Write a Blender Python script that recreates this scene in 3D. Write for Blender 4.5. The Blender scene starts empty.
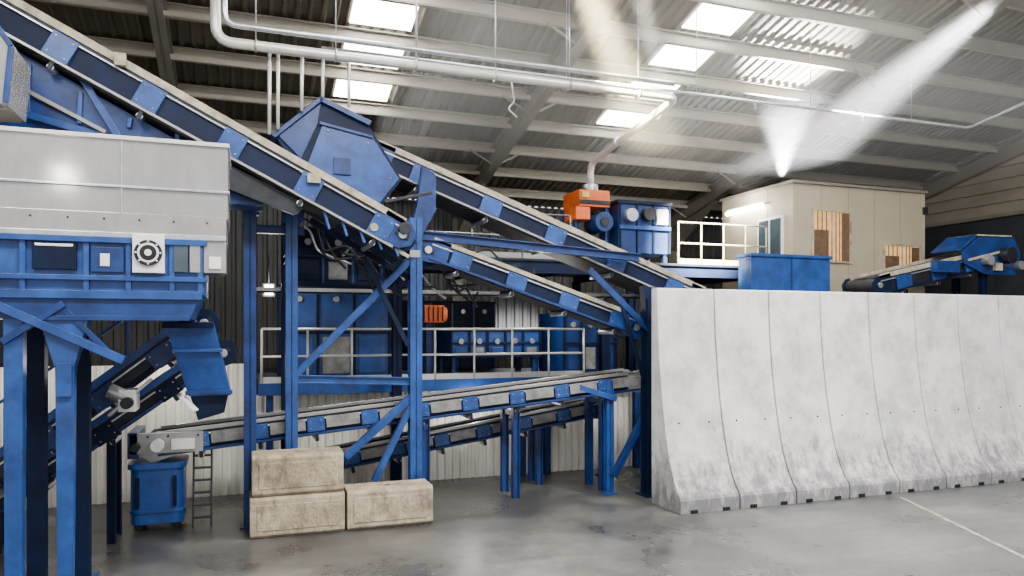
import bpy, bmesh, math, random
from mathutils import Vector, Matrix
random.seed(4)
V=Vector
# ------------------------------------------------------------------ materials
def mat(name,col,rough=.5,metal=0.,var=.12,scale=3.,bump=0.,dirt=None,detail=6,emit=None,estr=0,stretch=(1,1,1),grime=None,gamt=.6,spec=.5):
    m=bpy.data.materials.new(name); m.use_nodes=True
    nt=m.node_tree; N=nt.nodes; L=nt.links
    bs=N['Principled BSDF']
    bs.inputs['Roughness'].default_value=rough; bs.inputs['Metallic'].default_value=metal
    bs.inputs['Specular IOR Level'].default_value=spec
    tc=N.new('ShaderNodeTexCoord'); mp=N.new('ShaderNodeMapping'); mp.inputs['Scale'].default_value=stretch
    L.new(tc.outputs['Object'],mp.inputs['Vector'])
    nz=N.new('ShaderNodeTexNoise'); nz.inputs['Scale'].default_value=scale; nz.inputs['Detail'].default_value=detail
    nz.inputs['Roughness'].default_value=.65
    L.new(mp.outputs['Vector'],nz.inputs['Vector'])
    cr=N.new('ShaderNodeValToRGB')
    cr.color_ramp.elements[0].position=.3; cr.color_ramp.elements[1].position=.7
    d=dirt if dirt else tuple(c*(1-var*2) for c in col)
    cr.color_ramp.elements[0].color=(*d,1)
    cr.color_ramp.elements[1].color=(*[min(1,c*(1+var)) for c in col],1)
    L.new(nz.outputs['Fac'],cr.inputs['Fac']); last=cr.outputs['Color']
    if grime:   # dust settling in blotches, streaked downwards
        g=N.new('ShaderNodeTexNoise'); g.inputs['Scale'].default_value=4; g.inputs['Detail'].default_value=9; g.inputs['Roughness'].default_value=.75
        gm=N.new('ShaderNodeMapping'); gm.inputs['Scale'].default_value=(1.5,1.5,.5); L.new(tc.outputs['Object'],gm.inputs['Vector']); L.new(gm.outputs['Vector'],g.inputs['Vector'])
        gr=N.new('ShaderNodeValToRGB'); gr.color_ramp.elements[0].position=.48; gr.color_ramp.elements[1].position=.72
        gr.color_ramp.elements[0].color=(0,0,0,1); gr.color_ramp.elements[1].color=(gamt,gamt,gamt,1); L.new(g.outputs['Fac'],gr.inputs['Fac'])
        mx=N.new('ShaderNodeMix'); mx.data_type='RGBA'; L.new(gr.outputs['Color'],mx.inputs[0]); L.new(last,mx.inputs[6]); mx.inputs[7].default_value=(*grime,1); last=mx.outputs[2]
    L.new(last,bs.inputs['Base Color'])
    if bump:
        bp=N.new('ShaderNodeBump'); bp.inputs['Strength'].default_value=bump; bp.inputs['Distance'].default_value=.02
        n2=N.new('ShaderNodeTexNoise'); n2.inputs['Scale'].default_value=scale*6; n2.inputs['Detail'].default_value=6
        L.new(mp.outputs['Vector'],n2.inputs['Vector'])
        L.new(n2.outputs['Fac'],bp.inputs['Height']); L.new(bp.outputs['Normal'],bs.inputs['Normal'])
    if emit:
        bs.inputs['Emission Color'].default_value=(*emit,1); bs.inputs['Emission Strength'].default_value=estr
    return m
BLUE=mat('blue_paint',(.008,.036,.165),.40,.0,.25,2.5,dirt=(.004,.015,.065),spec=.4)
BLUE2=mat('bright_blue_paint',(.013,.064,.265),.36,0,.25,3,dirt=(.007,.03,.13),spec=.45,grime=(.03,.055,.12),gamt=.3)
NAVY=mat('dark_blue_paint',(.002,.008,.034),.55,0,.25,2,spec=.2)
CREAM=mat('dusty_cream_rail',(.42,.37,.28),.6,0,.25,5,dirt=(.18,.155,.11))
COVER=mat('dusty_grey_cover',(.27,.265,.25),.5,.2,.25,4,dirt=(.12,.12,.12))
GALV=mat('galvanised_steel',(.55,.57,.60),.33,.8,.15,6)
WHITEP=mat('white_pipe_paint',(.72,.70,.64),.3,.3,.06,3)
RUBBER=mat('black_rubber',(.02,.02,.022),.7,0,.3,5)
DARK=mat('dark_steel',(.018,.02,.027),.5,.4,.3,4)
GREYP=mat('grey_sheet_metal',(.38,.375,.37),.25,.55,.1,1.5,grime=(.28,.26,.22),gamt=.5)
WHITE=mat('white_paint',(.8,.8,.8),.5,0,.05,3)
ORANGE=mat('orange_paint',(.70,.12,.008),.5,0,.12,3)
YELLOW=mat('yellow_paint',(.8,.55,.08),.5,0,.12,3)
RAILP=mat('pale_rail_paint',(.50,.45,.30),.45,.2,.12,3)
BLOCK=mat('cast_concrete_block',(.46,.38,.27),.9,0,.25,3,bump=1.0,dirt=(.22,.18,.12),grime=(.10,.082,.06),gamt=.85)
ROOFST=mat('painted_roof_steel',(.20,.185,.15),.55,0,.08,2)
PURL=mat('cream_purlin_steel',(.33,.30,.24),.5,0,.06,2)
DECK=mat('roof_deck_sheet',(.115,.10,.07),.6,.1,.1,1.2)
CLAD=mat('light_cladding_sheet',(.82,.79,.70),.5,.05,.12,1.2,stretch=(3,3,.4),grime=(.48,.44,.36),gamt=.4)
BEIGEW=mat('beige_cladding',(.30,.265,.205),.55,0,.08,1)
DARKW=mat('dark_lower_wall',(.03,.033,.04),.6,0,.2,1)
BACKW=mat('far_wall_sheet',(.05,.05,.05),.6,0,.15,.8)
CABIN=mat('cabin_panel',(.37,.32,.23),.55,0,.05,1)
GLASS=mat('dark_glass',(.07,.10,.12),.08,.2,.2,2)
LIT=mat('lit_window_glass',(.45,.25,.08),.3,0,.6,5,emit=(1,.60,.24),estr=.75)
BLIND=mat('brown_blind_slat',(.12,.065,.03),.6,0,.2,6)
SKYL=mat('translucent_rooflight',(.9,.9,.9),.5,0,.02,2,emit=(1,.99,.95),estr=22)
TUBE=mat('fluorescent_tube',(1,1,1),.5,0,.01,2,emit=(1,.96,.85),estr=80)
LAMP=mat('lamp_lens',(1,1,1),.5,0,.01,2,emit=(1,.98,.92),estr=25)
PAINTL=mat('worn_floor_paint',(.40,.38,.32),.6,0,.3,6)

def wall_concrete():
    m=bpy.data.materials.new('precast_concrete'); m.use_nodes=True
    nt=m.node_tree;N=nt.nodes;L=nt.links;bs=N['Principled BSDF'];bs.inputs['Roughness'].default_value=.6
    tc=N.new('ShaderNodeTexCoord')
    n1=N.new('ShaderNodeTexNoise');n1.inputs['Scale'].default_value=1.3;n1.inputs['Detail'].default_value=9;n1.inputs['Roughness'].default_value=.72
    L.new(tc.outputs['Object'],n1.inputs['Vector'])
    r1=N.new('ShaderNodeValToRGB');r1.color_ramp.elements[0].position=.33;r1.color_ramp.elements[1].position=.58
    r1.color_ramp.elements[0].color=(.44,.435,.435,1);r1.color_ramp.elements[1].color=(.78,.775,.77,1)
    L.new(n1.outputs['Fac'],r1.inputs['Fac'])
    n2=N.new('ShaderNodeTexNoise');n2.inputs['Scale'].default_value=4;n2.inputs['Detail'].default_value=9;n2.inputs['Roughness'].default_value=.8
    mp=N.new('ShaderNodeMapping');mp.inputs['Scale'].default_value=(1,1,.4);L.new(tc.outputs['Object'],mp.inputs['Vector']);L.new(mp.outputs['Vector'],n2.inputs['Vector'])
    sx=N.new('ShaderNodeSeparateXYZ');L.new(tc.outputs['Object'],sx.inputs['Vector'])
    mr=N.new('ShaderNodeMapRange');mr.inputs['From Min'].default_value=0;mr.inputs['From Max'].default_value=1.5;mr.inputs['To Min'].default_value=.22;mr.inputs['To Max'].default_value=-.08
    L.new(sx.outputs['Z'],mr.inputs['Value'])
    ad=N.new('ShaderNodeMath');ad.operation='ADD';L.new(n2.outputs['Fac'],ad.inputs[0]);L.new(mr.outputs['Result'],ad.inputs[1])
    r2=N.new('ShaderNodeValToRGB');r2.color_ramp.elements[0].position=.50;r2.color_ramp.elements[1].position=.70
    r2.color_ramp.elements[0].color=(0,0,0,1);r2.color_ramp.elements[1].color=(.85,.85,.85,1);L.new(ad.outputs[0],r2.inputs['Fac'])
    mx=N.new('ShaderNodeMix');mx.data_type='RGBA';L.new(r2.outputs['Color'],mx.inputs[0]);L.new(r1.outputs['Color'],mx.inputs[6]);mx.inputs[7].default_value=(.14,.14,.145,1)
    oi=N.new('ShaderNodeObjectInfo');vr=N.new('ShaderNodeMapRange');vr.inputs['To Min'].default_value=.85;vr.inputs['To Max'].default_value=1.05;L.new(oi.outputs['Random'],vr.inputs['Value'])
    hs=N.new('ShaderNodeHueSaturation');L.new(vr.outputs['Result'],hs.inputs['Value']);L.new(mx.outputs[2],hs.inputs['Color'])
    L.new(hs.outputs['Color'],bs.inputs['Base Color'])
    bp=N.new('ShaderNodeBump');bp.inputs['Strength'].default_value=.4;bp.inputs['Distance'].default_value=.02;L.new(n2.outputs['Fac'],bp.inputs['Height']);L.new(bp.outputs['Normal'],bs.inputs['Normal'])
    return m
PRECAST=wall_concrete()
def floor_mat():
    m=bpy.data.materials.new('floor_concrete'); m.use_nodes=True
    nt=m.node_tree;N=nt.nodes;L=nt.links;bs=N['Principled BSDF']
    tc=N.new('ShaderNodeTexCoord')
    n1=N.new('ShaderNodeTexNoise');n1.inputs['Scale'].default_value=.38;n1.inputs['Detail'].default_value=9;n1.inputs['Roughness'].default_value=.65
    L.new(tc.outputs['Object'],n1.inputs['Vector'])
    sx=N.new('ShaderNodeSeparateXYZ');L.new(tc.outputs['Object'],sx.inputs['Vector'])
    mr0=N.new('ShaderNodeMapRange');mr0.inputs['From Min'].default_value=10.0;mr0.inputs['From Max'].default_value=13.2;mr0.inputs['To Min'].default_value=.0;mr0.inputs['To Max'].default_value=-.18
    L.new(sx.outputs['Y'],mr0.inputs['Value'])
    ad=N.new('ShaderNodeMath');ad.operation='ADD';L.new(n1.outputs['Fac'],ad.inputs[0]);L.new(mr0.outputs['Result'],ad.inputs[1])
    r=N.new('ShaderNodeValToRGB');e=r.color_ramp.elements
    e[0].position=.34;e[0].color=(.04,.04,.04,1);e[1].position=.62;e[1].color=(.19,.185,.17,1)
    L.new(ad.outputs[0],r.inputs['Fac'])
    n2=N.new('ShaderNodeTexNoise');n2.inputs['Scale'].default_value=5;n2.inputs['Detail'].default_value=10;n2.inputs['Roughness'].default_value=.75
    L.new(tc.outputs['Object'],n2.inputs['Vector'])
    mx=N.new('ShaderNodeMix');mx.data_type='RGBA';mx.blend_type='OVERLAY';mx.inputs[0].default_value=.65
    L.new(r.outputs['Color'],mx.inputs[6]);L.new(n2.outputs['Fac'],mx.inputs[7])
    n3=N.new('ShaderNodeTexNoise');n3.inputs['Scale'].default_value=1.4;n3.inputs['Detail'].default_value=6;mp3=N.new('ShaderNodeMapping');mp3.inputs['Scale'].default_value=(.35,2.6,1);mp3.inputs['Rotation'].default_value=(0,0,.35)
    L.new(tc.outputs['Object'],mp3.inputs['Vector']);L.new(mp3.outputs['Vector'],n3.inputs['Vector'])
    r3=N.new('ShaderNodeValToRGB');r3.color_ramp.elements[0].position=.5;r3.color_ramp.elements[1].position=.68;r3.color_ramp.elements[0].color=(0,0,0,1);r3.color_ramp.elements[1].color=(.45,.45,.45,1);L.new(n3.outputs['Fac'],r3.inputs['Fac'])
    m3=N.new('ShaderNodeMix');m3.data_type='RGBA';L.new(r3.outputs['Color'],m3.inputs[0]);L.new(mx.outputs[2],m3.inputs[6]);m3.inputs[7].default_value=(.07,.068,.065,1)
    L.new(m3.outputs[2],bs.inputs['Base Color'])
    mr=N.new('ShaderNodeMapRange');mr.inputs['From Min'].default_value=.35;mr.inputs['From Max'].default_value=.65;mr.inputs['To Min'].default_value=.22;mr.inputs['To Max'].default_value=.45;L.new(n1.outputs['Fac'],mr.inputs['Value']);L.new(mr.outputs['Result'],bs.inputs['Roughness'])
    bp=N.new('ShaderNodeBump');bp.inputs['Strength'].default_value=.15;bp.inputs['Distance'].default_value=.01;L.new(n2.outputs['Fac'],bp.inputs['Height']);L.new(bp.outputs['Normal'],bs.inputs['Normal'])
    return m
FLOOR=floor_mat()

# ------------------------------------------------------------------ builder
class Bd:
    def __init__(s,name): s.n=name; s.bm=bmesh.new(); s.m=[]
    def i(s,m):
        if m not in s.m: s.m.append(m)
        return s.m.index(m)
    def hexa(s,v,m):
        vs=[s.bm.verts.new(p) for p in v]; k=s.i(m)
        for f in ((0,3,2,1),(4,5,6,7),(0,1,5,4),(1,2,6,5),(2,3,7,6),(3,0,4,7)):
            s.bm.faces.new([vs[j] for j in f]).material_index=k
    def box(s,a0,a1,b0,b1,z0,z1,m):
        s.hexa([(a0,b0,z0),(a1,b0,z0),(a1,b1,z0),(a0,b1,z0),(a0,b0,z1),(a1,b0,z1),(a1,b1,z1),(a0,b1,z1)],m)
    def obox(s,p,q,w,h,m,os=0,on=0,side=None):
        p=V(p);q=V(q);d=(q-p).normalized()
        if side is None:
            side=V((0,1,0)) if abs(d.z)>.98 else d.cross(V((0,0,1))).normalized()
        else:
            side=V(side); side=(side-d*side.dot(d)).normalized()
        n=side.cross(d).normalized()
        r=[]
        for e in (p,q):
            for a,b in ((-1,-1),(1,-1),(1,1),(-1,1)):
                r.append(e+side*(os+a*w/2)+n*(on+b*h/2))
        s.hexa(r,m)
    def prism(s,pts,vec,m):
        k=s.i(m); vec=V(vec)
        A=[s.bm.verts.new(V(p)) for p in pts]; B_=[s.bm.verts.new(V(p)+vec) for p in pts]
        n=len(pts)
        s.bm.faces.new(A).material_index=k; s.bm.faces.new(B_[::-1]).material_index=k
        for j in range(n):
            s.bm.faces.new([A[j],B_[j],B_[(j+1)%n],A[(j+1)%n]]).material_index=k
    def pb(s,pts,b0,b1,m): s.prism([(a,b0,z) for a,z in pts],(0,b1-b0,0),m)
    def pa(s,pts,a0,a1,m): s.prism([(a0,b,z) for b,z in pts],(a1-a0,0,0),m)
    def cyl(s,p,q,r,m,seg=14,r2=None):
        p=V(p);q=V(q);d=(q-p).normalized(); r2=r if r2 is None else r2
        x=d.orthogonal().normalized(); y=d.cross(x); k=s.i(m)
        A=[];B_=[]
        for j in range(seg):
            t=2*math.pi*j/seg; o=x*math.cos(t)+y*math.sin(t)
            A.append(s.bm.verts.new(p+o*r)); B_.append(s.bm.verts.new(q+o*r2))
        for j in range(seg):
            f=s.bm.faces.new([A[j],A[(j+1)%seg],B_[(j+1)%seg],B_[j]]); f.material_index=k; f.smooth=True
        s.bm.faces.new(A[::-1]).material_index=k; s.bm.faces.new(B_).material_index=k
    def tube(s,pts,r,m,seg=10,bend=0):
        pts=[V(p) for p in pts]
        if bend:
            o=[pts[0]]
            for i in range(1,len(pts)-1):
                a,b,c=pts[i-1],pts[i],pts[i+1]
                u=(a-b).normalized();w=(c-b).normalized()
                for t in range(6):
                    f=t/5; o.append((b+u*bend)*(1-f)**2+b*2*f*(1-f)+(b+w*bend)*f*f)
            o.append(pts[-1]); pts=o
        k=s.i(m); rings=[]
        nrm=None
        for i,p in enumerate(pts):
            d=(pts[min(i+1,len(pts)-1)]-pts[max(i-1,0)]).normalized()
            if nrm is None: nrm=d.orthogonal().normalized()
            nrm=(nrm-d*nrm.dot(d)).normalized(); y=d.cross(nrm)
            rings.append([s.bm.verts.new(p+(nrm*math.cos(2*math.pi*j/seg)+y*math.sin(2*math.pi*j/seg))*r) for j in range(seg)])
        for A,B_ in zip(rings,rings[1:]):
            for j in range(seg):
                f=s.bm.faces.new([A[j],A[(j+1)%seg],B_[(j+1)%seg],B_[j]]); f.material_index=k; f.smooth=True
        s.bm.faces.new(rings[0][::-1]).material_index=k; s.bm.faces.new(rings[-1]).material_index=k
    def ibeam(s,p,q,w,h,m,t=.02,side=None):
        s.obox(p,q,t,h,m,side=side)
        s.obox(p,q,w,t,m,on=h/2-t/2,side=side); s.obox(p,q,w,t,m,on=-h/2+t/2,side=side)
    def corr(s,a0,a1,pitch,dep,m,fn):
        k=s.i(m); prev=None; n=int((a1-a0)/pitch)
        for j in range(n):
            t0=a0+j*pitch
            for dt,o in ((0,0),(.25,0),(.4,dep),(.85,dep)):
                lo,hi=fn(t0+dt*pitch,o); c=(s.bm.verts.new(lo),s.bm.verts.new(hi))
                if prev: s.bm.faces.new([prev[0],c[0],c[1],prev[1]]).material_index=k
                prev=c
    def done(s,bev=0,recalc=True):
        if recalc: bmesh.ops.recalc_face_normals(s.bm,faces=s.bm.faces)
        me=bpy.data.meshes.new(s.n); s.bm.to_mesh(me); s.bm.free()
        for m in s.m: me.materials.append(m)
        o=bpy.data.objects.new(s.n,me); bpy.context.collection.objects.link(o)
        if bev:
            md=o.modifiers.new('bevel','BEVEL'); md.width=bev; md.segments=2; md.limit_method='ANGLE'
        return o

# ------------------------------------------------------------------ room
RZ=lambda b:13.0-.244*b
A0,A1,BB=-12,23,24
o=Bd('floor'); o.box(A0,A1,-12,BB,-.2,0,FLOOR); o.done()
o=Bd('wall_back')
o.corr(A0,A1,.3,.05,BACKW,lambda t,d:((t,BB-.03-d,0),(t,BB-.03-d,RZ(BB)+.3))); o.box(A0,A1,BB,BB+.15,0,RZ(BB)+.4,BACKW); o.done()
o=Bd('wall_right')
o.pa([(-4,0),(BB,0),(BB,7.0),(-4,7.0)],A1,A1+.15,DARKW)
o.pa([(-4,7.0),(BB,7.0),(BB,RZ(BB)+.5),(-4,RZ(-4)+.5)],A1+.02,A1+.15,BEIGEW)
z=7.0
while z<13.5:
    b1=min(BB,(13.4-z)/.244)
    o.pa([(-4,z)]+[(b1,z),(b1,z+.2),(-4,z+.2)],A1-.05,A1+.03,BEIGEW); z+=.38
o.box(A1-.12,A1,-4,BB,6.9,7.02,ROOFST)
o.done()
o=Bd('wall_left'); o.pa([(-4,0),(BB,0),(BB,RZ(BB)+.5),(-4,RZ(-4)+.5)],A0-.15,A0,BEIGEW); o.done()
o=Bd('ceiling')
DZ=.42
o.corr(A0,A1,.25,.06,DECK,lambda t,d:((t,-4,RZ(-4)+DZ+d),(t,BB+.1,RZ(BB+.1)+DZ+d)))
o.prism([(A0,-4,RZ(-4)+DZ+.08),(A1,-4,RZ(-4)+DZ+.08),(A1,BB+.1,RZ(BB+.1)+DZ+.08),(A0,BB+.1,RZ(BB+.1)+DZ+.08)],(0,0,.1),DECK)
o.done()
o=Bd('roof_frame')
for a in (-9.7,-1.5,6.7,14.9,22.85):
    o.ibeam((a,-4,RZ(-4)),(a,BB,RZ(BB)),.26,.52,ROOFST,.03)
    o.pa([(BB-3,RZ(BB-3)-.2),(BB,RZ(BB)-.2),(BB,RZ(BB)-1.1)],a-.02,a+.02,ROOFST)
    o.obox((a,BB-3,RZ(BB-3)-.25),(a,BB-.1,RZ(BB)-1.1),.26,.03,ROOFST)
    o.ibeam((a,BB-.35,0),(a,BB-.35,RZ(BB)-.2),.28,.45,ROOFST,.03)
bs=[12.85+1.4*i for i in range(-11,8)]
for b in bs:
    z=RZ(b)+.36
    o.obox((A0,b,z-.1),(A1,b,z-.1),.02,.24,PURL)
    o.obox((A0,b+.04,z-.22),(A1,b+.04,z-.22),.10,.025,PURL)
    o.obox((A0,b-.04,z+.01),(A1,b-.04,z+.01),.10,.025,PURL)
for i,b in enumerate(bs):
    if i%2: continue
    for a in (6.7,14.9):
        for s in (-1,1):
            o.obox((a+s*.05,b,RZ(b)-.22),(a+s*.75,b,RZ(b)+.16),.05,.05,ROOFST)
o.done()
n=0
for a in (2.7,9.75):
    n+=1
    o=Bd('window_%d'%n)
    for b in bs:
        if b+1.4>18.6: continue
        b0,b1=b+.17,b+1.23
        o.prism([(a-.64,b0,RZ(b0)+DZ-.03),(a+.64,b0,RZ(b0)+DZ-.03),(a+.64,b1,RZ(b1)+DZ-.03),(a-.64,b1,RZ(b1)+DZ-.03)],(0,0,.02),SKYL)
    o.done()

o=Bd('wall_pit_cladding')
o.corr(A0,.2,.17,.035,CLAD,lambda t,d:((t,15.78-d,0),(t,15.78-d,2.6)))
o.corr(.2,8.9,.17,.035,CLAD,lambda t,d:((t,15.78-d,0),(t,15.78-d,1.96)))
o.box(A0,.2,15.8,15.88,0,2.6,CLAD); o.box(.2,8.9,15.8,15.88,0,1.96,CLAD); o.done()

# ------------------------------------------------------------------ precast wall
for k in range(9):
    a0=7.29+k*1.28; a1=a0+1.245
    o=Bd('precast_concrete_wall_panel')
    prof=[(12.12,4.07),(12.10,4.04),(12.06,3.2),(11.99,2.5),(11.90,1.9),(11.80,1.4),(11.68,.95),(11.54,.6),(11.42,.4),(11.33,.3),(11.30,.24),(11.30,0),(11.34,0),(12.30,0),(12.30,4.04),(12.28,4.07)]
    o.pa(prof,a0,a1,PRECAST)
    for z in (1.55,2.9):
        for s in (.3,.96):
            o.cyl((a0+s,11.82 if z<2 else 12.03,z),(a0+s,11.95,z) if z<2 else (a0+s,12.1,z),.022,DARK,8)
    o.box(a0+.5,a0+.74,12.0,12.03,2.55,2.62,PRECAST)
    o.box(a0+.2,a0+.36,11.29,11.31,.0,.07,DARK); o.box(a1-.36,a1-.2,11.29,11.31,0,.07,DARK)
    o.done(.028)
o=Bd('floor_line_marking'); o.obox((12.1,11.0,.004),(10.2,6.6,.004),.08,.006,PAINTL); o.done()

# ------------------------------------------------------------------ concrete blocks
for a0,a1,z0 in ((.1,1.56,0),(1.6,3.03,0),(.13,1.54,.655)):
    o=Bd('concrete_ballast_block')
    c=.05
    b0,b1,z1=12.25,12.9,z0+.65
    o.pa([(b0+c,z0),(b1-c,z0),(b1,z0+c),(b1,z1-c),(b1-c,z1),(b0+c,z1),(b0,z1-c),(b0,z0+c)],a0,a1,BLOCK)
    o.box(a0+.1,a1-.1,b0-.012,b0+.02,z0+.12,z1-.12,BLOCK)
    o.cyl(((a0+a1)/2,12.57,z1-.02),((a0+a1)/2,12.57,z1+.0),.06,DARK)
    o.done(.03)

# ------------------------------------------------------------------ conveyors
def conveyor(name,p1,p2,b0,b1,h=.42,rail=CREAM,web=NAVY,plate=BLUE,sp=1.5,pw=.5,ph=.34,off=.4,alt=None,head=None,railh=.11,flange=None,under=True):
    o=Bd(name); p1=V((p1[0],0,p1[1]));p2=V((p2[0],0,p2[1]))
    u=(p2-p1).normalized();n=V((-u.z,0,u.x));Lh=(p2-p1).length
    head=head or BLUE; flange=flange or BLUE
    P=lambda s,k,b:p1+u*s+n*k+V((0,b,0))
    def bx(s0,s1,k0,k1,c0,c1,m):
        o.hexa([P(s0,k0,c0),P(s1,k0,c0),P(s1,k0,c1),P(s0,k0,c1),P(s0,k1,c0),P(s1,k1,c0),P(s1,k1,c1),P(s0,k1,c1)],m)
    for c,sg in ((b0,1),(b1,-1)):
        lo,hi=(c,c+.05) if sg>0 else (c-.05,c)
        bx(0,Lh,-railh,0,lo-.01,hi+.01,rail)
        bx(0,Lh,-railh-.05,-railh-.0,lo+.015,hi-.015,DARK)
        bx(0,Lh,-railh-.075,-railh-.05,lo-.02,hi+.02,GALV)
        bx(0,Lh,-h+.05,-railh-.035,lo+.025,hi-.0 if sg>0 else hi-.025,web)
        bx(0,Lh,-h,-h+.04,lo-.03,hi+.03,flange)
        s=off
        while s<Lh-.3:
            w=pw
            fl,fh=(lo-.035,lo+.01) if sg>0 else (hi-.01,hi+.035)
            bx(s,s+w,-railh-ph,-railh-.03,fl,fh,plate)
            for e in (.06,w-.06):
                for kk in (-railh-ph+.06,-railh-.09):
                    bx(s+e-.012,s+e+.012,kk-.012,kk+.012,fl-.012,fh+.012,GREYP)
            if alt and s+sp<Lh: bx(s+w+.03,s+sp-.03,-railh-ph+.04,-railh-.04,fl+.01,fh-.01,alt)
            bx(s+w/2-.03,s+w/2+.03,-h-.12,-h,lo,hi,DARK)
            s+=sp
    bx(.1,Lh-.1,-.10,-.08,b0+.05,b1-.05,RUBBER)
    bx(.2,Lh-.2,-h-.02,-h,b0+.06,b1-.06,RUBBER)
    if under: bx(.3,Lh-.3,-h+.02,-h+.06,b0+.05,b1-.05,NAVY)
    s=off
    while s<Lh-.2:
        o.cyl(P(s+pw/2,-h-.08,b0+.03),P(s+pw/2,-h-.08,b1-.03),.05,GALV,10); s+=sp
    for e,sg in ((0,-1),(Lh,1)):
        c=-.1-.17
        o.cyl(P(e+sg*.05,c,b0+.06),P(e+sg*.05,c,b1-.06),.18,RUBBER,18)
        for b in (b0-.01,b1-.03):
            o.prism([P(e-sg*.35,-.02,b),P(e+sg*.12,-.04,b),P(e+sg*.26,-.16,b),P(e+sg*.26,-.36,b),P(e+sg*.1,-.5,b),P(e-sg*.35,-h,b)],(0,.04,0),head)
        o.cyl(P(e+sg*.05,c,b0-.05),P(e+sg*.05,c,b0+.02),.07,GALV,12)
        bx(e+sg*.05-.12,e+sg*.05+.12,c-.04,c+.04,b0-.04,b0,DARK)
    return o
o=conveyor('inclined_belt_conveyor',(-5,8.97),(2.55,5.12),12.1,13.1,h=.55,sp=1.28,pw=.36,ph=.40,off=.3,flange=GREYP,web=NAVY,plate=BLUE2)
o.box(-1.75,-1.6,12.0,12.1,7.12,7.3,CREAM); o.box(.95,1.15,12.0,12.1,5.6,5.75,CREAM)
o.done(.004)
o=Bd('discharge_hopper')
o.pb([(-4.5,8.05),(-.5,5.95),(.3,5.5),(.3,5.25),(-.25,5.25),(-2.3,6.1),(-4.5,6.25)],12.35,13.0,BLUE)
for i in range(6):
    a=-4.2+i*.65; o.obox((a,12.32,6.3),(a+.02,12.32,7.75-.5*(a+4.2)),.05,.06,BLUE2)
o.obox((-4.5,12.3,6.75),(-1.2,12.3,5.95),.06,.1,BLUE2); o.obox((-4.5,12.3,7.5),(-1.9,12.3,6.2),.05,.06,GREYP)
o.obox((-2.2,12.3,6.95),(-1.6,12.3,5.9),.08,.1,BLUE2)
o.pb([(-.35,5.9),(.95,5.3),(.8,5.1),(-.35,5.5)],12.2,12.3,DARK)
o.done(.006)
o=Bd('feed_chute')
o.pb([(-4.2,7.9),(-3.1,7.45),(-2.66,6.75),(-2.72,6.05),(-4.2,5.95)],10.6,11.5,GREYP)
o.obox((-3.1,10.58,7.45),(-2.66,10.58,6.75),.05,.06,BLUE);o.obox((-2.66,10.58,6.75),(-2.72,10.58,6.05),.05,.06,BLUE)
o.done(.01)
o=conveyor('inclined_belt_conveyor',(2.35,6.78),(9.4,4.2),13.6,14.6,h=.5,sp=1.45,pw=.42,ph=.36,off=.75,web=NAVY,flange=GREYP,plate=BLUE2)
o.done(.004)
o=Bd('conveyor_head_hood')
hp=[(.52,6.62),(1.28,7.30),(2.12,6.96),(2.72,6.02),(2.35,5.52),(1.5,5.55),(.95,5.95)]
o.pb(hp,13.35,14.75,NAVY)
o.pb([(1.0,6.02),(1.32,6.9),(2.18,6.74),(2.66,6.02),(2.32,5.57),(1.5,5.6)],13.31,13.36,BLUE2)
o.pb([(.57,6.62),(1.28,7.25),(1.22,6.87),(.95,6.25)],13.32,13.36,BLUE)
o.pb([(.45,6.62),(1.28,7.37),(2.17,7.01),(2.12,6.93),(1.28,7.27),(.52,6.57)],13.27,14.8,BLUE)
o.obox((1.25,13.3,6.9),(2.18,13.3,6.73),.05,.05,BLUE)
for a,z in ((1.4,6.78),(2.1,6.62),(2.5,6.02),(1.15,6.1)): o.cyl((a,13.28,z),(a,13.32,z),.02,GREYP,8)
o.box(1.5,1.8,13.28,13.32,6.02,6.32,BLUE)
o.done(.01)
o=conveyor('inclined_belt_conveyor',(3.3,4.98),(7.5,3.6),13.2,13.9,h=.42,sp=1.15,pw=.4,ph=.3,off=.4,web=NAVY,railh=.08,plate=BLUE2)
o.done(.004)
o=Bd('belt_scraper_assembly')
o.pb([(1.9,5.35),(2.6,5.1),(2.75,4.75),(2.45,4.45),(2.0,4.7),(1.2,5.2)],12.25,12.95,NAVY)
o.cyl((2.5,12.0,4.95),(2.5,12.3,4.95),.1,DARK,14); o.obox((1.5,12.2,5.15),(2.6,12.2,4.5),.05,.06,CREAM); o.obox((2.2,12.2,5.4),(3.0,12.2,5.6),.05,.05,DARK)
o.box(2.62,2.8,12.2,12.9,4.5,4.62,GREYP); o.cyl((2.0,12.05,4.95),(2.0,12.25,4.95),.07,CREAM,12)
for k in range(5): o.obox((1.2+k*.28,12.15,5.25-k*.13),(1.3+k*.28,12.15,4.9-k*.1),.05,.04,BLUE2)
o.done(.005)

o=conveyor('picking_belt_conveyor',(-1.35,1.60),(7.75,2.45),13.45,14.3,h=.40,sp=.95,pw=.30,ph=.28,off=.5,alt=COVER,plate=BLUE2,rail=GREYP,railh=.06,head=GREYP)
for a in (3.2,5.0,6.9):
    z=1.6+(a+1.35)*.0934-.40
    for b in (13.55,14.2): o.ibeam((a,b,0),(a,b,z),.14,.14,BLUE,.015)
    o.obox((a,13.5,z-.15),(a,14.25,z-.15),.08,.1,BLUE)
o.done(.004)
o=conveyor('picking_belt_conveyor',(.6,.82),(7.3,1.80),14.45,15.1,h=.38,sp=.9,pw=.30,ph=.27,off=.3,alt=COVER,rail=GREYP,railh=.05,plate=BLUE2)
for a in (1.5,5.9):
    z=.82+(a-.6)*.1463-.38
    for b in (14.55,15.0): o.ibeam((a,b,0),(a,b,z),.13,.13,BLUE,.015)
o.done(.004)
o=Bd('conveyor_tail_drive')
o.box(-1.72,-.62,13.3,13.42,1.27,1.6,GREYP); o.cyl((-1.3,13.1,1.42),(-1.3,13.35,1.42),.1,WHITE,16)
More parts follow.
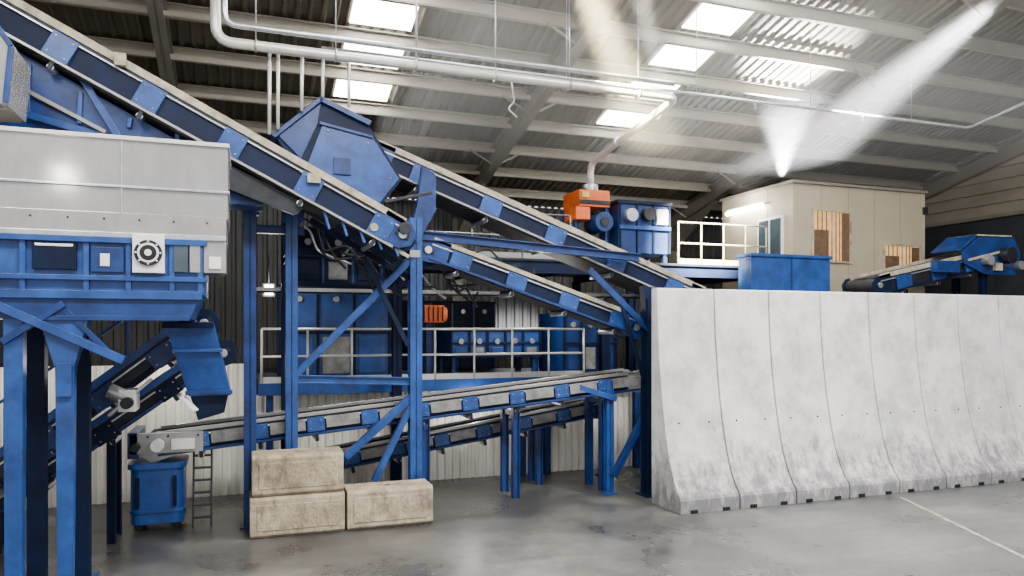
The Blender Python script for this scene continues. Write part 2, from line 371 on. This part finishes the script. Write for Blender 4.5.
o.box(-1.1,-.75,13.22,13.34,1.33,1.5,WHITE); o.box(-1.75,-1.6,13.3,14.35,1.2,1.62,BLUE); o.cyl((-1.62,13.1,1.4),(-1.62,13.3,1.4),.07,DARK,12)
for a in (-1.45,-1.15,-.7): o.cyl((a,13.27,1.55),(a,13.31,1.55),.02,DARK,8)
o.done(.006)
o=Bd('blue_collection_bin')
def rr(a0,a1,b0,b1,r,z):
    pts=[]
    for (x,y,s) in ((a1-r,b0+r,-90),(a1-r,b1-r,0),(a0+r,b1-r,90),(a0+r,b0+r,180)):
        for k in range(5):
            t=math.radians(s+k*22.5); pts.append((x+r*math.cos(t),y+r*math.sin(t),z))
    return pts
o.prism(rr(-1.72,-.92,13.3,14.1,.14,.12),(0,0,.95),BLUE2)
o.prism(rr(-1.76,-.88,13.26,14.14,.15,1.02),(0,0,.09),BLUE2)
o.prism(rr(-1.74,-.90,13.28,14.12,.15,.3),(0,0,.05),BLUE2)
for a in (-1.6,-1.05):
    for b in (13.45,13.95): o.cyl((a,b-.03,.07),(a,b+.03,.07),.07,RUBBER,12)
    o.box(a-.03,a+.03,13.26,13.3,.4,.9,NAVY)
o.done(.008)
o=Bd('access_ladder')
for a in (-.78,-.5): o.obox((a,13.35,0),(a,13.6,1.25),.03,.05,DARK,side=(1,0,0))
for k in range(6): o.box(-.78,-.5,13.36+k*.04,13.46+k*.04,.14+k*.2,.165+k*.2,DARK)
o.done()

# ------------------------------------------------------------------ main support steelwork
o=Bd('conveyor_support_frame')
def post(a,b,z,w=.18,m=BLUE,z0=0):
    o.ibeam((a,b,z0+.02),(a,b,z),w,w,m,.02,side=(1,0,0)); o.box(a-w*.8,a+w*.8,b-w*.8,b+w*.8,z0,z0+.025,m)
post(.11,13.12,5.35,.2,BLUE); post(.78,13.2,5.45,.2,BLUE2); post(2.93,13.2,5.3,.22,BLUE2)
post(.78,14.9,5.4,.18,NAVY); post(2.93,14.9,5.3,.18,NAVY); post(7.62,12.9,3.9,.28,NAVY); post(7.62,14.9,3.9,.2,NAVY)
post(6.9,13.3,2.1,.16,BLUE2); 
o.pb([(.62,5.1),(.94,5.1),(1.12,5.75),(.62,5.95)],13.12,13.28,BLUE)
o.pb([(2.8,5.0),(3.05,5.0),(3.3,5.45),(3.3,6.1),(3.05,6.25),(2.95,5.5)],13.12,13.28,BLUE)
o.pb([(0.0,5.2),(.25,5.2),(.5,5.9),(.35,5.95)],13.05,13.2,BLUE)
def br(p,q,w=.12,m=BLUE2,b=13.15): o.obox((p[0],b,p[1]),(q[0],b,q[1]),.03,w,m); o.obox((p[0],b+.05,p[1]),(q[0],b+.05,q[1]),.1,.02,m,on=w/2)
br((.84,2.5),(3.0,4.7),.11); br((1.69,1.05),(2.9,2.1),.12); br((2.2,.6),(2.9,2.0),.1); br((6.95,.35),(8.0,2.1),.12,BLUE); br((7.0,1.9),(6.2,2.15),.1)
o.ibeam((.7,13.2,2.45),(3.0,13.2,2.35),.12,.14,BLUE2)
o.ibeam((3.0,13.2,5.0),(7.6,13.3,4.75),.14,.16,BLUE)
o.ibeam((.78,13.2,4.6),(.78,14.9,4.6),.12,.16,NAVY);o.ibeam((2.93,13.2,4.9),(2.93,14.9,4.9),.12,.16,NAVY)
o.ibeam((0.0,13.3,5.0),(1.0,13.3,5.0),.12,.14,BLUE)
o.pb([(7.42,4.15),(7.8,4.1),(7.8,3.4),(7.5,3.4)],12.8,13.0,NAVY)
o.obox((6.3,12.95,4.45),(7.6,12.95,3.3),.05,.12,BLUE); o.obox((6.9,12.95,4.1),(7.5,12.95,2.3),.04,.08,NAVY)
o.obox((2.0,12.95,4.5),(2.75,12.95,3.0),.05,.08,NAVY)
o.obox((1.1,13.3,5.2),(2.9,13.3,4.2),.05,.1,NAVY)
o.done(.004)

# ------------------------------------------------------------------ platform with railing & equipment
o=Bd('walkway_platform')
o.box(.3,8.9,15.45,19.5,2.13,2.2,GALV)
o.box(.28,8.9,15.38,15.46,1.98,2.22,BLUE2)
for a in (.5,3.0,5.9,6.5,8.8): o.ibeam((a,15.55,0),(a,15.55,2.1),.14,.14,BLUE,.015,side=(1,0,0))
for a in (.6,4.5,8.6): o.ibeam((a,19.2,0),(a,19.2,2.1),.16,.16,BLUE,.015)
o.done(.003)
def railing(name,a0,a1,b,z,m,sp=1.1,r=.024,b1=None):
    o=Bd(name); b1=b if b1 is None else b1
    n=max(1,round(max(abs(a1-a0),abs(b1-b))/sp))
    for i in range(n+1):
        f=i/n; a=a0+(a1-a0)*f; bb=b+(b1-b)*f
        o.cyl((a,bb,z),(a,bb,z+1.1),r,m,8)
    for k in (.55,1.1): o.cyl((a0,b,z+k),(a1,b1,z+k),r,m,8)
    o.obox((a0,b,z+.07),(a1,b1,z+.07),.012,.14,m)
    o.done()
railing('guard_railing',.35,7.4,15.5,2.2,WHITEP,.9)
def cabinet(name,a0,a1,b0,b1,z0,z1,m=BLUE,nx=3,legs=0,accent=None,hl=NAVY):
    o=Bd(name); o.box(a0,a1,b0,b1,z0,z1,m)
    w=(a1-a0)/nx
    for i in range(nx+1): o.box(a0+i*w-.03,a0+i*w+.03,b0-.05,b0,z0,z1,BLUE if m==NAVY else NAVY)
    for z in (z0+.03,z1-.03,(z0+z1)/2): o.box(a0-.03,a1+.03,b0-.06,b0,z-.03,z+.03,hl)
    for i in range(nx): 
        o.box(a0+i*w+.1,a0+i*w+w-.1,b0-.03,b0,z0+.12,(z0+z1)/2-.1,COVER if (i%3==1) else m)
        o.cyl((a0+i*w+w/2,b0-.08,z1-.3),(a0+i*w+w/2,b0,z1-.3),.07,accent or GREYP,12)
    if legs:
        for a in (a0+.1,a1-.1):
            for b in (b0+.1,b1-.1): o.ibeam((a,b,z0-legs),(a,b,z0),.14,.14,BLUE,.015)
    o.done(.01); 
cabinet('optical_sorter_machine',.75,3.1,16.6,18.2,2.2,4.25,BLUE2,3)
cabinet('screening_machine',.9,3.2,14.95,16.2,4.15,5.3,NAVY,4)
cabinet('drum_separator',4.7,7.0,17.2,18.6,2.6,3.3,BLUE2,5,legs=.4)
cabinet('baler_machine',7.3,8.7,16.4,18.0,2.2,3.7,BLUE,3)
cabinet('sorting_machine',3.7,6.9,20.5,21.6,0.0,4.1,NAVY,5)
o=Bd('orange_electric_motor'); o.box(3.85,4.4,16.7,17.2,3.45,3.85,ORANGE); o.cyl((3.7,16.95,3.65),(4.5,16.95,3.65),.17,ORANGE,16); o.ibeam((4.1,16.95,2.2),(4.1,16.95,3.45),.2,.2,BLUE)
for k in range(5): o.box(3.9+k*.11,3.93+k*.11,16.66,16.7,3.48,3.82,DARK)
o.done(.01)
o=Bd('upper_mezzanine_deck')
o.box(3.6,13.6,16.6,20.2,4.85,5.0,DARK); o.ibeam((3.6,16.6,4.8),(13.6,16.6,4.8),.15,.3,NAVY,.02)
for a in (3.8,9.3,13.3):
    for b in (16.7,20.0): o.ibeam((a,b,2.2 if a<9 and b<19.5 else 0),(a,b,4.7),.2,.2,NAVY,.02)
for k in range(6): o.ibeam((3.6+k*1.9,16.6,4.75),(3.6+k*1.9,20.2,4.75),.12,.2,NAVY,.015)
o.done()
o=Bd('dust_extraction_fan')
o.box(7.95,8.8,16.9,17.9,6.4,6.82,ORANGE); o.box(7.8,8.2,16.8,17.5,6.05,6.36,ORANGE); o.box(7.95,8.8,16.86,16.9,6.46,6.56,DARK)
o.cyl((8.4,17.2,6.82),(8.4,17.2,7.0),.2,GALV,16); o.box(8.0,8.2,16.85,16.9,6.62,6.76,YELLOW)
for a in (7.9,8.75): 
    for b in (17,17.8): o.ibeam((a,b,5.0),(a,b,6.4),.1,.1,BLUE,.012)
o.cyl((8.55,16.7,6.0),(8.55,17.4,6.0),.25,BLUE,18); o.cyl((8.55,16.66,6.0),(8.55,16.7,6.0),.12,DARK,14)
o.done(.012)
o=Bd('filter_unit')
o.box(9.0,10.5,16.8,17.9,5.25,6.55,BLUE)
for k in range(4): o.box(9.02+k*.48,9.06+k*.48,16.75,16.8,5.25,6.55,NAVY)
o.box(9.0,10.5,16.72,16.8,5.85,5.95,BLUE2); o.box(8.95,10.55,16.75,17.95,6.5,6.6,NAVY)
o.cyl((9.3,16.6,6.2),(9.3,16.8,6.2),.17,GALV,16); o.cyl((9.8,16.6,6.25),(9.8,16.8,6.25),.17,DARK,16); o.box(10.1,10.4,16.7,16.8,6.0,6.4,WHITE)
for a in (9.1,10.4):
    for b in (16.9,17.8): o.box(a-.06,a+.06,b-.06,b+.06,5.0,5.25,NAVY)
o.done(.01)
railing('guard_railing',10.7,13.5,16.7,5.0,RAILP,.7,.024)
railing('guard_railing',3.8,7.6,16.7,5.0,GREYP,1.2,.022)
o=Bd('storage_tub')
o.box(11.75,14.2,15.1,15.6,3.6,5.15,BLUE2); o.box(11.7,14.25,15.05,15.65,5.09,5.17,BLUE2)
o.box(12.95,13.0,15.07,15.1,3.6,5.1,BLUE)
for a in (11.9,13.9): o.ibeam((a,15.35,0),(a,15.35,3.6),.16,.16,BLUE,.02)
o.done(.01)

# ------------------------------------------------------------------ cabin
o=Bd('control_cabin')
ca0,ca1,cb0,cb1,cz0,cz1=13.8,18.5,16.0,19.1,4.3,7.22
o.box(ca0,ca1,cb0,cb1,cz0,cz1,CABIN)
o.box(ca0-.06,ca1+.06,cb0-.06,cb1+.06,cz1-.02,cz1+.06,ROOFST)
for k in range(1,5): o.box(ca0+k*.94-.008,ca0+k*.94+.008,cb0-.006,cb0,cz0,cz1,ROOFST)
for k in range(1,3): o.box(ca0-.006,ca0,cb0+k*1.03-.008,cb0+k*1.03+.008,cz0,cz1,ROOFST)
def win_b(a0,a1,z0,z1):
    for x0,x1,y0,y1 in ((a0-.05,a0,z0-.05,z1+.05),(a1,a1+.05,z0-.05,z1+.05),(a0,a1,z1,z1+.05),(a0,a1,z0-.05,z0)): o.box(x0,x1,cb0-.06,cb0,y0,y1,CREAM)
    o.box(a0,a1,cb0-.02,cb0-.005,z0,z1,LIT)
    o.box(a0+.02,a0+(a1-a0)*.42,cb0-.03,cb0-.02,z0+.02,z0+(z1-z0)*.62,BLIND); o.box(a1-(a1-a0)*.22,a1-.01,cb0-.03,cb0-.02,z0,z1-.02,BLIND)
    for f in (.5,): o.box(a0+(a1-a0)*f-.02,a0+(a1-a0)*f+.02,cb0-.05,cb0-.02,z0,z1,CREAM)
    for f in (.12,.24,.36,.62,.72): o.box(a0+(a1-a0)*f-.014,a0+(a1-a0)*f+.014,cb0-.035,cb0-.02,z0,z1,BLIND)
win_b(14.45,15.7,5.15,6.5); win_b(16.95,18.25,4.9,5.65)
o.box(ca0-.05,ca0,16.35,17.4,5.25,6.4,WHITE); o.box(ca0-.06,ca0-.04,16.42,17.33,5.32,6.33,GLASS); o.box(ca0-.07,ca0-.04,16.85,16.9,5.32,6.33,WHITE)
o.box(ca0-.14,ca0,17.0,18.7,6.78,6.86,WHITE); o.cyl((ca0-.16,17.05,6.74),(ca0-.16,18.65,6.74),.06,TUBE,10)
o.box(ca1-.1,ca1,cb0-.1,cb0,6.6,6.8,DARK)
for a in (14.0,18.3):
    for b in (16.2,18.9): o.ibeam((a,b,0),(a,b,4.3),.2,.2,NAVY,.02)
o.done(.01)

o=conveyor('transfer_belt_conveyor',(14.9,4.66),(19.0,5.5),14.2,15.2,h=.5,sp=1.2,pw=.5,ph=.36,off=.5,plate=BLUE,web=DARK,head=NAVY,flange=NAVY)
o.pb([(17.6,5.3),(18.2,5.72),(19.5,5.75),(19.75,5.35),(19.6,4.75),(18.4,4.75),(17.7,5.0)],14.1,14.15,BLUE)
o.obox((17.6,14.6,5.35),(18.2,14.6,5.78),.9,.04,BLUE);o.obox((18.2,14.6,5.78),(19.5,14.6,5.8),.9,.04,CREAM)
o.cyl((19.1,13.85,5.25),(19.1,14.15,5.25),.22,DARK,18); o.cyl((18.4,13.9,5.1),(18.4,14.15,5.1),.13,GREYP,14); o.box(16.6,17.4,14.0,14.2,4.75,5.05,BLUE)
o.obox((17.8,14.08,5.1),(19.4,14.08,5.45),.05,.06,CREAM); o.box(18.7,18.95,14.0,14.1,4.85,5.05,CREAM)
o.cyl((19.55,13.9,5.0),(19.55,15.2,5.0),.12,GALV,14)
for a in (15.8,18.6): 
    for b in (14.3,15.1): o.ibeam((a,b,0),(a,b,4.3+(a-15.8)*.2),.16,.16,NAVY,.02)
o.done(.005)

# ------------------------------------------------------------------ left machine
o=Bd('magnetic_separator_machine')
eb0,eb1=10.0,11.4
o.box(-5,-.18,eb0,eb1,4.68,5.6,GREYP)
o.box(-5,-.16,eb0-.03,eb1,5.0,5.03,GALV); o.box(-5,-.16,eb0-.03,eb1+.03,5.58,5.63,WHITEP)
o.box(-1.385,-1.365,eb0-.015,eb0,4.7,5.58,GALV); o.box(-3.3,-3.28,eb0-.015,eb0,4.7,5.58,GALV)
o.box(-5,-.2,eb0-.02,eb1-.1,4.42,4.7,GREYP); o.box(-5,-.2,eb0-.05,eb0,4.4,4.46,GALV)
for k in range(12): o.cyl((-4.6+k*.38,eb0-.03,4.62),(-4.6+k*.38,eb0-.01,4.62),.014,DARK,8)
o.box(-5,-.46,eb0+.02,eb1-.15,3.72,4.42,BLUE2)
o.box(-5,-.42,eb0-.05,eb0+.05,3.88,3.94,BLUE2); o.box(-5,-.42,eb0-.06,eb0+.08,4.33,4.4,BLUE2)
for a in (-2.4,-1.75,-1.3,-.82,-.5): o.box(a-.03,a+.03,eb0-.03,eb0+.02,3.75,4.4,BLUE2)
o.box(-2.3,-1.85,eb0-.04,eb0+.02,4.0,4.32,NAVY); o.box(-2.27,-1.88,eb0-.05,eb0,4.27,4.3,WHITE)
o.box(-1.7,-1.35,eb0-.03,eb0+.02,3.98,4.28,BLUE); o.box(-1.6,-1.5,eb0-.045,eb0,4.05,4.2,WHITE)
o.box(-1.25,-.9,eb0-.09,eb0+.02,3.98,4.45,WHITE)
for r,m,y in ((.155,DARK,.10),(.12,WHITE,.105),(.095,DARK,.11),(.04,WHITE,.12)): o.cyl((-1.075,eb0-y-.02,4.22),(-1.075,eb0-.08,4.22),r,m,24)
for k in range(8):
    t=k*math.pi/4; o.cyl((-1.075+.135*math.cos(t),eb0-.14,4.22+.135*math.sin(t)),(-1.075+.135*math.cos(t),eb0-.1,4.22+.135*math.sin(t)),.012,WHITE,8)
o.box(-.8,-.64,eb0-.04,eb0+.02,4.0,4.35,GLASS); o.box(-.62,-.5,eb0-.04,eb0+.02,4.0,4.35,GREYP)
o.box(-.46,-.2,eb0-.02,eb0+.5,4.0,4.4,GREYP); o.box(-.4,-.26,eb0-.04,eb0,4.05,4.2,WHITE)
o.pb([(-5,3.72),(-.5,3.72),(-.62,3.42),(-5,3.42)],eb0,eb1-.2,BLUE)
o.box(-5,-.48,eb0-.04,eb0+.02,3.66,3.76,BLUE2); o.box(-2.2,-.62,eb0-.03,eb0+.02,3.4,3.46,BLUE)
def taper(a,b,z0,z1,w0,w1,m): 
    o.hexa([(a-w0/2,b-w0/2,z0),(a+w0/2,b-w0/2,z0),(a+w0/2,b+w0/2,z0),(a-w0/2,b+w0/2,z0),(a-w1/2,b-w0/2,z1),(a+w1/2,b-w0/2,z1),(a+w1/2,b+w0/2,z1),(a-w1/2,b+w0/2,z1)],m)
taper(-2.5,eb0+.1,0,3.6,.17,.2,BLUE2); taper(-1.98,eb0+.1,0,2.9,.15,.2,BLUE2)
o.pb([(-2.25,3.45),(-1.72,3.45),(-1.88,2.85),(-2.08,2.85)],eb0,eb0+.2,BLUE2)
taper(-2.5,eb1-.3,0,3.6,.2,.2,NAVY); taper(-1.98,eb1-.3,0,3.5,.17,.17,NAVY)
for b in (eb0+.1,eb1-.3):
    o.box(-2.68,-2.32,b-.18,b+.18,0,.03,BLUE); o.box(-2.14,-1.82,b-.16,b+.16,0,.03,BLUE)
o.obox((-3.0,eb0+.0,3.75),(-1.35,eb0+.0,2.92),.12,.10,BLUE2); o.obox((-2.6,eb0,3.15),(-1.98,eb0,3.6),.1,.08,BLUE)
o.obox((-1.95,eb0+.02,3.5),(-1.45,eb0+.02,2.95),.08,.06,BLUE)
o.box(-2.06,-1.90,eb0-.02,eb0+.02,2.5,2.9,BLUE2)
o.done(.006)
o=Bd('discharge_chute')
o.prism([(-1.02,11.15,3.4),(-.4,11.15,3.4),(-.16,11.35,2.35),(-.72,11.35,2.35)],(0,.55,0),BLUE2)
o.obox((-1.04,11.12,3.35),(-.38,11.12,3.35),.05,.08,NAVY); o.obox((-.92,11.2,3.0),(-.27,11.2,3.0),.05,.05,BLUE2); o.obox((-.76,11.32,2.4),(-.14,11.32,2.4),.06,.06,BLUE)
o.obox((-.8,11.3,2.35),(-.62,11.25,2.15),.2,.03,WHITE)
o.pb([(-.2,2.35),(-.7,2.35),(-.6,2.0),(-.25,2.1)],11.4,11.8,NAVY)
o.done(.006)
o=conveyor('rising_belt_conveyor',(-3.9,1.05),(-.75,3.56),11.9,12.6,h=.38,sp=.95,pw=.4,ph=.3,off=.3,rail=BLUE2,web=DARK,plate=BLUE,head=NAVY,flange=NAVY)
o.obox((-3.9,11.85,1.7),(-.6,11.85,4.2),.03,.04,BLUE2)
for k in range(5): o.obox((-3.8+k*.75,11.85,1.1+k*.6),(-3.8+k*.75,11.85,1.75+k*.57),.03,.04,BLUE2)
o.done(.004)
o=conveyor('rising_belt_conveyor',(-4.3,.35),(-.5,3.1),12.75,13.4,h=.36,sp=1.1,pw=.35,ph=.28,off=.3,rail=BLUE2,web=DARK,plate=NAVY,head=NAVY,flange=BLUE)
for a,z in ((-3.4,.6),(-1.9,1.7)): 
    for b in (12.8,13.35): o.ibeam((a,b,0),(a,b,z),.12,.12,NAVY,.015)
o.done(.004)
o=Bd('geared_motor')
o.cyl((-1.75,11.55,2.45),(-1.45,11.55,2.3),.11,GREYP,14); o.box(-1.62,-1.4,11.45,11.88,2.15,2.45,WHITE); o.cyl((-1.5,11.3,2.28),(-1.5,11.5,2.28),.08,DARK,12); o.obox((-1.75,11.5,2.1),(-1.2,11.5,2.6),.05,.05,GREYP)
o.done(.01)

o=Bd('hydraulic_hoses')
for k in range(22):
    a=.6+random.random()*3.2; b=14.1+random.random()*.7; z=4.5+random.random()*.7
    p=[(a,b,z)]
    for j in range(4): p.append((p[-1][0]+random.uniform(.1,.5),b+random.uniform(-.1,.1),p[-1][2]+random.uniform(-.5,.25)))
    o.tube(p,.022,random.choice([RUBBER,GALV,DARK,RUBBER]),8,bend=.12)
o.done()
o=Bd('cable_tray')
o.box(.2,8.6,14.95,15.25,4.0,4.03,GREYP); o.box(.2,8.6,14.95,14.97,4.0,4.1,GREYP)
for k in range(5): o.cyl((.3,15.0+k*.05,4.06),(8.5,15.0+k*.05,4.06),.018,RUBBER,6)
for a in (.78,2.93,7.62): o.box(a-.03,a+.03,14.85,15.3,3.95,4.0,NAVY)
o.done()
# ------------------------------------------------------------------ pipes
o=Bd('extraction_pipework')
o.tube([(-.42,13,RZ(13)+.3),(-.42,13,8.0),(8.3,13,8.0),(8.4,17.2,7.55),(8.4,17.2,6.95)],.085,WHITEP,14,bend=.28)
o.tube([(-.28,12.8,RZ(13)+.3),(-.28,12.8,8.22),(8.1,12.8,8.2)],.05,GALV,12,bend=.2)
for a in (.2,1.5,2.9,4.4,5.9,7.4):
    o.cyl((a-.02,13,8.0),(a+.02,13,8.0),.11,GALV,14); o.cyl((a,13,8.05),(a,13,RZ(13)+.3),.012,GALV,6)
for b,z in ((13.9,7.92),(15.6,7.74)): o.cyl((8.36,b,z),(8.37,b+.05,z),.11,GALV,14)
o.done()
o=Bd('sprinkler_pipe')
o.tube([(1.3,13.4,8.25),(16.7,13.2,8.22),(16.7,9.5,8.8)],.035,GALV,10,bend=.15)
for a in (3,6,9,12,15): o.cyl((a,13.35,8.25),(a,13.35,RZ(13.35)+.3),.01,GALV,6)
for a in (4.5,7.5,10.5,13.5): o.cyl((a,13.35,8.1),(a,13.35,8.25),.03,GALV,8)
for a,z in ((.42,6.6),(.56,6.7),(.95,7.05),(1.3,7.32),(1.75,7.2)): o.tube([(a,13.2,8.0),(a,13.2,z)],.03,WHITEP,8)
o.tube([(.42,13.2,8.0),(1.75,13.2,8.0)],.03,WHITEP,8)
o.tube([(4.9,13.6,8.3),(5.0,13.6,7.75),(4.85,13.6,7.6),(5.05,13.6,7.45)],.015,WHITE,6,bend=.08)
o.done()

o=Bd('bulkhead_lamp'); o.box(.42,.58,15.9,15.98,4.0,4.2,LAMP); o.box(.38,.62,15.98,16.03,3.96,4.24,DARK); o.cyl((.5,16.0,4.2),(.5,16.0,4.85),.02,DARK,6); o.done()
o=Bd('bulkhead_lamp'); o.box(6.3,6.75,16.3,16.36,3.98,4.06,LAMP); o.box(6.25,6.8,16.3,16.42,4.06,4.12,DARK); o.cyl((6.5,16.36,4.1),(6.5,16.36,4.75),.02,DARK,6); o.done()

# ------------------------------------------------------------------ added beam haze + lights
hz=bpy.data.materials.new('added_beam_haze'); hz.use_nodes=True
nt=hz.node_tree; nt.nodes.clear(); out=nt.nodes.new('ShaderNodeOutputMaterial'); vs=nt.nodes.new('ShaderNodeVolumeScatter')
vs.inputs['Density'].default_value=.04; vs.inputs['Anisotropy'].default_value=.0; nt.links.new(vs.outputs[0],out.inputs['Volume'])
o=Bd('added_beam_haze')  # scattering volume added so the spot beams show as shafts
o.pa([(9.5,7.3),(18,7.3),(18,RZ(18)-.3),(9.5,RZ(9.5)-.3)],3,21,hz)
o.done()
def area(name,loc,rot,sx,sy,p,col=(1,1,1)):
    l=bpy.data.lights.new(name,'AREA'); l.shape='RECTANGLE'; l.size=sx; l.size_y=sy; l.energy=p; l.color=col
    o=bpy.data.objects.new(name,l); o.location=loc; o.rotation_euler=rot; bpy.context.collection.objects.link(o); return o
area('added_fill_area',(2,5,11),(math.radians(15),0,0),3,1.5,1200,(1,.97,.92))  # added area lights out of view, filling the hall from above
area('added_fill_area',(10,5,11),(math.radians(15),0,0),3,1.5,1800,(1,.98,.95))
area('added_fill_area',(18,8,10),(0,0,0),3,1.5,500)
area('added_fill_area',(-4,5,11),(math.radians(15),0,0),3,1.5,700,(1,.97,.92))
def spot(loc,tgt,p,ang,col=(1,1,.95),blend=.5,soft=.06):  # added spots without fixtures, they draw the light shafts
    l=bpy.data.lights.new('added_beam_spot','SPOT'); l.energy=p; l.spot_size=math.radians(ang); l.spot_blend=blend; l.shadow_soft_size=soft; l.color=col
    o=bpy.data.objects.new('added_beam_spot',l); o.location=loc; d=V(tgt)-V(loc); o.rotation_euler=d.to_track_quat('-Z','Y').to_euler(); bpy.context.collection.objects.link(o)
spot((4.95,11.2,9.85),(8.3,14.0,7.35),230000,16,(1,.86,.48),.8,.2)
spot((6.2,11.2,9.85),(8.6,13.6,7.4),80000,9,(1,.95,.8),.8,.15)
spot((14.4,10.8,9.95),(12.6,14.6,7.3),170000,21,(1,1,1),.8,.2)
spot((13.6,16.2,7.4),(12.85,15.0,9.6),70000,52,(1,1,1),.8,.1)
def pt(loc,p,c=(1,.95,.85),r=.1):
    l=bpy.data.lights.new('lamp_and_fill_point','POINT'); l.energy=p; l.color=c; l.shadow_soft_size=r
    o=bpy.data.objects.new('lamp_and_fill_point',l); o.location=loc; bpy.context.collection.objects.link(o)
pt((13.3,17.6,6.9),120); pt((.5,15.6,4.1),50); pt((6.5,15.9,3.8),70); pt((-2.2,8.9,5.3),25)  # last point is added without a fixture, for glare on the grey cover
pt((4.6,15.2,1.75),30,(1,.98,.94)); pt((7.4,15.0,1.7),30,(1,.98,.94)); pt((-1.2,15.0,2.6),45,(1,.98,.94)); pt((-4.0,14.6,2.2),45,(1,.98,.94))  # added fill points, no fixtures here, brighten the low cladding
w=bpy.data.worlds.new('w'); bpy.context.scene.world=w; w.use_nodes=True
w.node_tree.nodes['Background'].inputs[0].default_value=(.97,.98,1,1); w.node_tree.nodes['Background'].inputs[1].default_value=1.4
c=bpy.data.cameras.new('camera'); o=bpy.data.objects.new('camera',c); bpy.context.collection.objects.link(o)
c.sensor_width=36; c.lens=740/1024*36; c.shift_y=.04
o.location=(0,0,3.3); o.rotation_euler=(math.radians(90),0,math.radians(-19.98))
bpy.context.scene.camera=o
